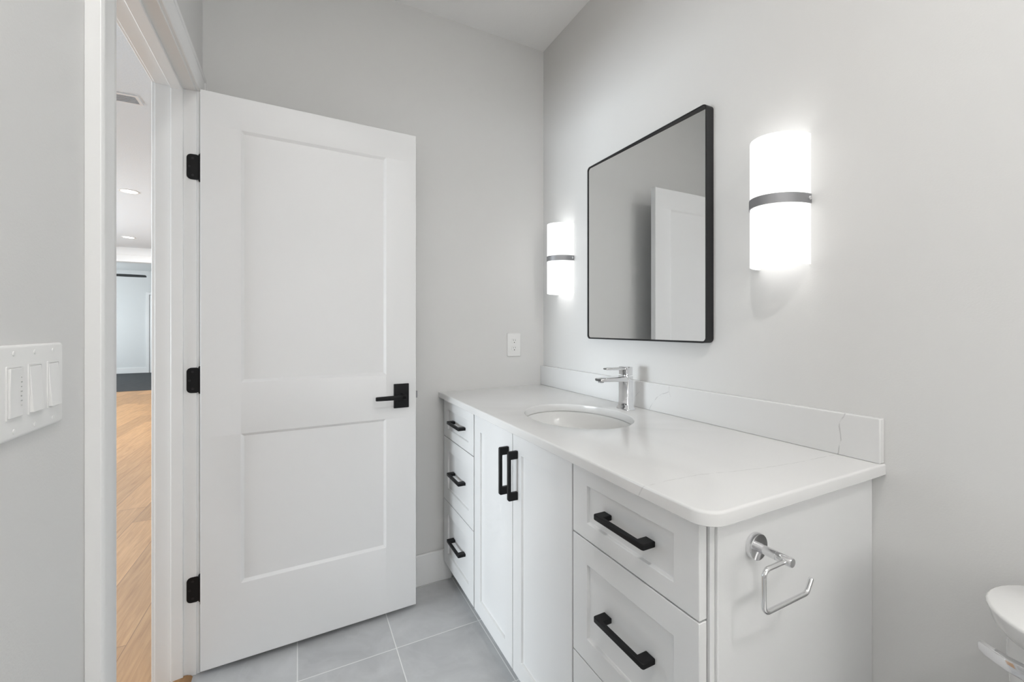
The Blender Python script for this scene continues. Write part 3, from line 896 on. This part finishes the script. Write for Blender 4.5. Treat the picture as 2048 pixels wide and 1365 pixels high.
# flush lever on the front of the tank
bm = bmesh.new()
lathe(bm, [(0.015, 0), (0.015, 0.012), (0.012, 0.016), (0.009, 0.018), (0.009, 0.030)], (-0.2075, -1.806, 0.7140), (-1, 0, 0), 28)
fl = obj('flush_lever', bm, M['chrome'], toi)
fl['label'] = 'chrome flush lever'
bm = bmesh.new()
rings(bm, [[(x + a, y, z + b) for a, b in rrect(-tx, tx, -tz, tz, 0.0025, 3)] for y, x, z, tx, tz in ((-1.826, -0.240, 0.7125, 0.004, 0.008), (-1.818, -0.2425, 0.7130, 0.007, 0.0105), (-1.79, -0.243, 0.7145, 0.007, 0.0105), (-1.76, -0.240, 0.7160, 0.0065, 0.0095), (-1.735, -0.230, 0.7175, 0.006, 0.0085), (-1.727, -0.2265, 0.7180, 0.0045, 0.0065), (-1.7255, -0.2260, 0.7180, 0.0025, 0.004))])
obj('lever_arm', bm, M['chrome'], fl)
# bowl, seat


def bring(xc, a, b, z, n=40, sq=0.0):
    return [(xc - a * math.cos(2 * PI * k / n) * (1 if math.cos(2 * PI * k / n) > 0 else 0.8), TY + b * math.sin(2 * PI * k / n), z) for k in range(n)]


bm = bmesh.new()
rings(bm, [bring(-0.36, 0.22, 0.115, 0.0), bring(-0.36, 0.22, 0.112, 0.03), bring(-0.36, 0.20, 0.095, 0.10), bring(-0.38, 0.21, 0.105, 0.20), bring(-0.42, 0.26, 0.155, 0.31), bring(-0.44, 0.285, 0.183, 0.375), bring(-0.44, 0.285, 0.185, 0.395), bring(-0.44, 0.25, 0.15, 0.395), bring(-0.43, 0.20, 0.115, 0.30), bring(-0.41, 0.09, 0.06, 0.21)])
obj('toilet_bowl', bm, M['ceramic'], toi, angle=60)
bm = bmesh.new(); rings(bm, [tring(-0.07, -0.26, 0.12, 0.20, 0.04), tring(-0.05, -0.27, 0.16, 0.36, 0.04), tring(-0.045, -0.27, 0.17, 0.395, 0.04)])
obj('tank_base', bm, M['ceramic'], toi, angle=60)
bm = bmesh.new()
rings(bm, [bring(-0.44, 0.285, 0.187, 0.397), bring(-0.44, 0.288, 0.190, 0.404), bring(-0.44, 0.284, 0.187, 0.413), bring(-0.44, 0.284, 0.187, 0.430), bring(-0.44, 0.270, 0.175, 0.436)])
obj('seat', bm, M['plastic'], toi, angle=60)

# ------------------------------------------------------------------ ceiling lamps, vent and fan


def can(x, y, label, watts, group):
    t = thing('recessed_light', label, 'ceiling light', (x, y, CE), 0, group)
    bm = bmesh.new()
    n = 40
    rings(bm, [[(x + r * math.cos(2 * PI * k / n), y + r * math.sin(2 * PI * k / n), z) for k in range(n)] for r, z in ((0.092, CE - 0.0003), (0.092, CE - 0.004), (0.088, CE - 0.006), (0.074, CE - 0.005), (0.070, CE - 0.0008))], closed=True)
    obj('trim_ring', bm, M['plastic'], t)
    bm = bmesh.new(); lathe(bm, [(0.0705, 0.0004), (0.0705, 0.0022), (0.066, 0.0030)], (x, y, CE), (0, 0, -1), n)
    obj('lens', bm, M['lamp'], t)
    area_light('lamp_light', (x, y, CE - 0.008), (0, 0, 0), 0.14, 0.14, watts, (1.0, 0.985, 0.96), 'DISK', t)
    return t


can(-0.60, -2.75, 'round white recessed light in the bathroom ceiling above the toilet', CAN_W, 'recessed lights in the bathroom ceiling')
can(-1.05, -1.85, 'round white recessed light in the bathroom ceiling above the viewpoint by the doorway', CAN_MID_W, 'recessed lights in the bathroom ceiling')
can(-2.880, 4.130, 'lit round recessed light in the hall ceiling, the nearer one through the doorway', HALL_CAN_W, 'recessed lights in the hall ceiling')
can(-3.745, 7.270, 'lit round recessed light in the hall ceiling, the farther one near the header', HALL_CAN_W, 'recessed lights in the hall ceiling')

ve = thing('ceiling_vent', 'white rectangular air vent in the hall ceiling', 'air vent', (-2.29, 1.645, CE))
bm = bmesh.new()
vx0, vx1, vy0, vy1 = -2.44, -2.14, 1.575, 1.715
o1 = rrect(vx0, vx1, vy0, vy1, 0.004, 2); o2 = rrect(vx0 + 0.016, vx1 - 0.016, vy0 + 0.016, vy1 - 0.016, 0.002, 2)
rings(bm, [[(a, b, CE - 0.0003) for a, b in o1], [(a, b, CE - 0.006) for a, b in o1], [(a, b, CE - 0.008) for a, b in o2], [(a, b, CE - 0.0003) for a, b in o2]], closed=True)
obj('vent_frame', bm, M['vent'], ve)
for k in range(8):
    yy = vy0 + 0.020 + k * 0.0135
    bm = bmesh.new(); rings(bm, [[(x, yy, CE - 0.007), (x, yy + 0.008, CE - 0.0012), (x, yy + 0.009, CE - 0.0020), (x, yy + 0.001, CE - 0.0078)] for x in (vx0 + 0.016, vx1 - 0.016)])
    obj('slat', bm, M['vent'], ve, smooth=False)

FXC, FYC, FZ = -4.98, 10.45, 2.400
fan = thing('ceiling_fan', 'ceiling fan in the far room with one dark blade showing under the header', 'ceiling fan', (FXC, FYC, CE))
bm = bmesh.new(); lathe(bm, [(0.012, 0.0), (0.06, 0.002), (0.065, 0.02), (0.05, 0.05), (0.016, 0.06), (0.013, 0.065), (0.013, CE - FZ - 0.05)], (FXC, FYC, CE - 0.0004), (0, 0, -1), 28)
obj('down_rod', bm, M['fan'], fan)
bm = bmesh.new(); lathe(bm, [(0.03, -0.06), (0.085, -0.05), (0.10, -0.02), (0.10, 0.02), (0.07, 0.045), (0.02, 0.05)], (FXC, FYC, FZ), (0, 0, -1), 32)
obj('motor_hub', bm, M['fan'], fan)
for k in range(3):
    a0 = math.radians(4 + 120 * k)
    bm = bmesh.new()
    lps = []
    for s, w in ((0.085, 0.05), (0.13, 0.062), (0.30, 0.072), (0.50, 0.070), (0.64, 0.060), (0.665, 0.045)):
        tilt = math.radians(-17)
        lp = []
        for c, t in ((-w, -0.004), (w, -0.004), (w, 0.004), (-w, 0.004)):
            off = Vector((s, c * math.cos(tilt), c * math.sin(tilt) + t))
            lp.append(Matrix.Translation((FXC, FYC, FZ)) @ (Matrix.Rotation(a0, 4, 'Z') @ off))
        lps.append(lp)
    rings(bm, lps)
    obj('fan_blade', bm, M['fan'], fan, bevel=0.002)
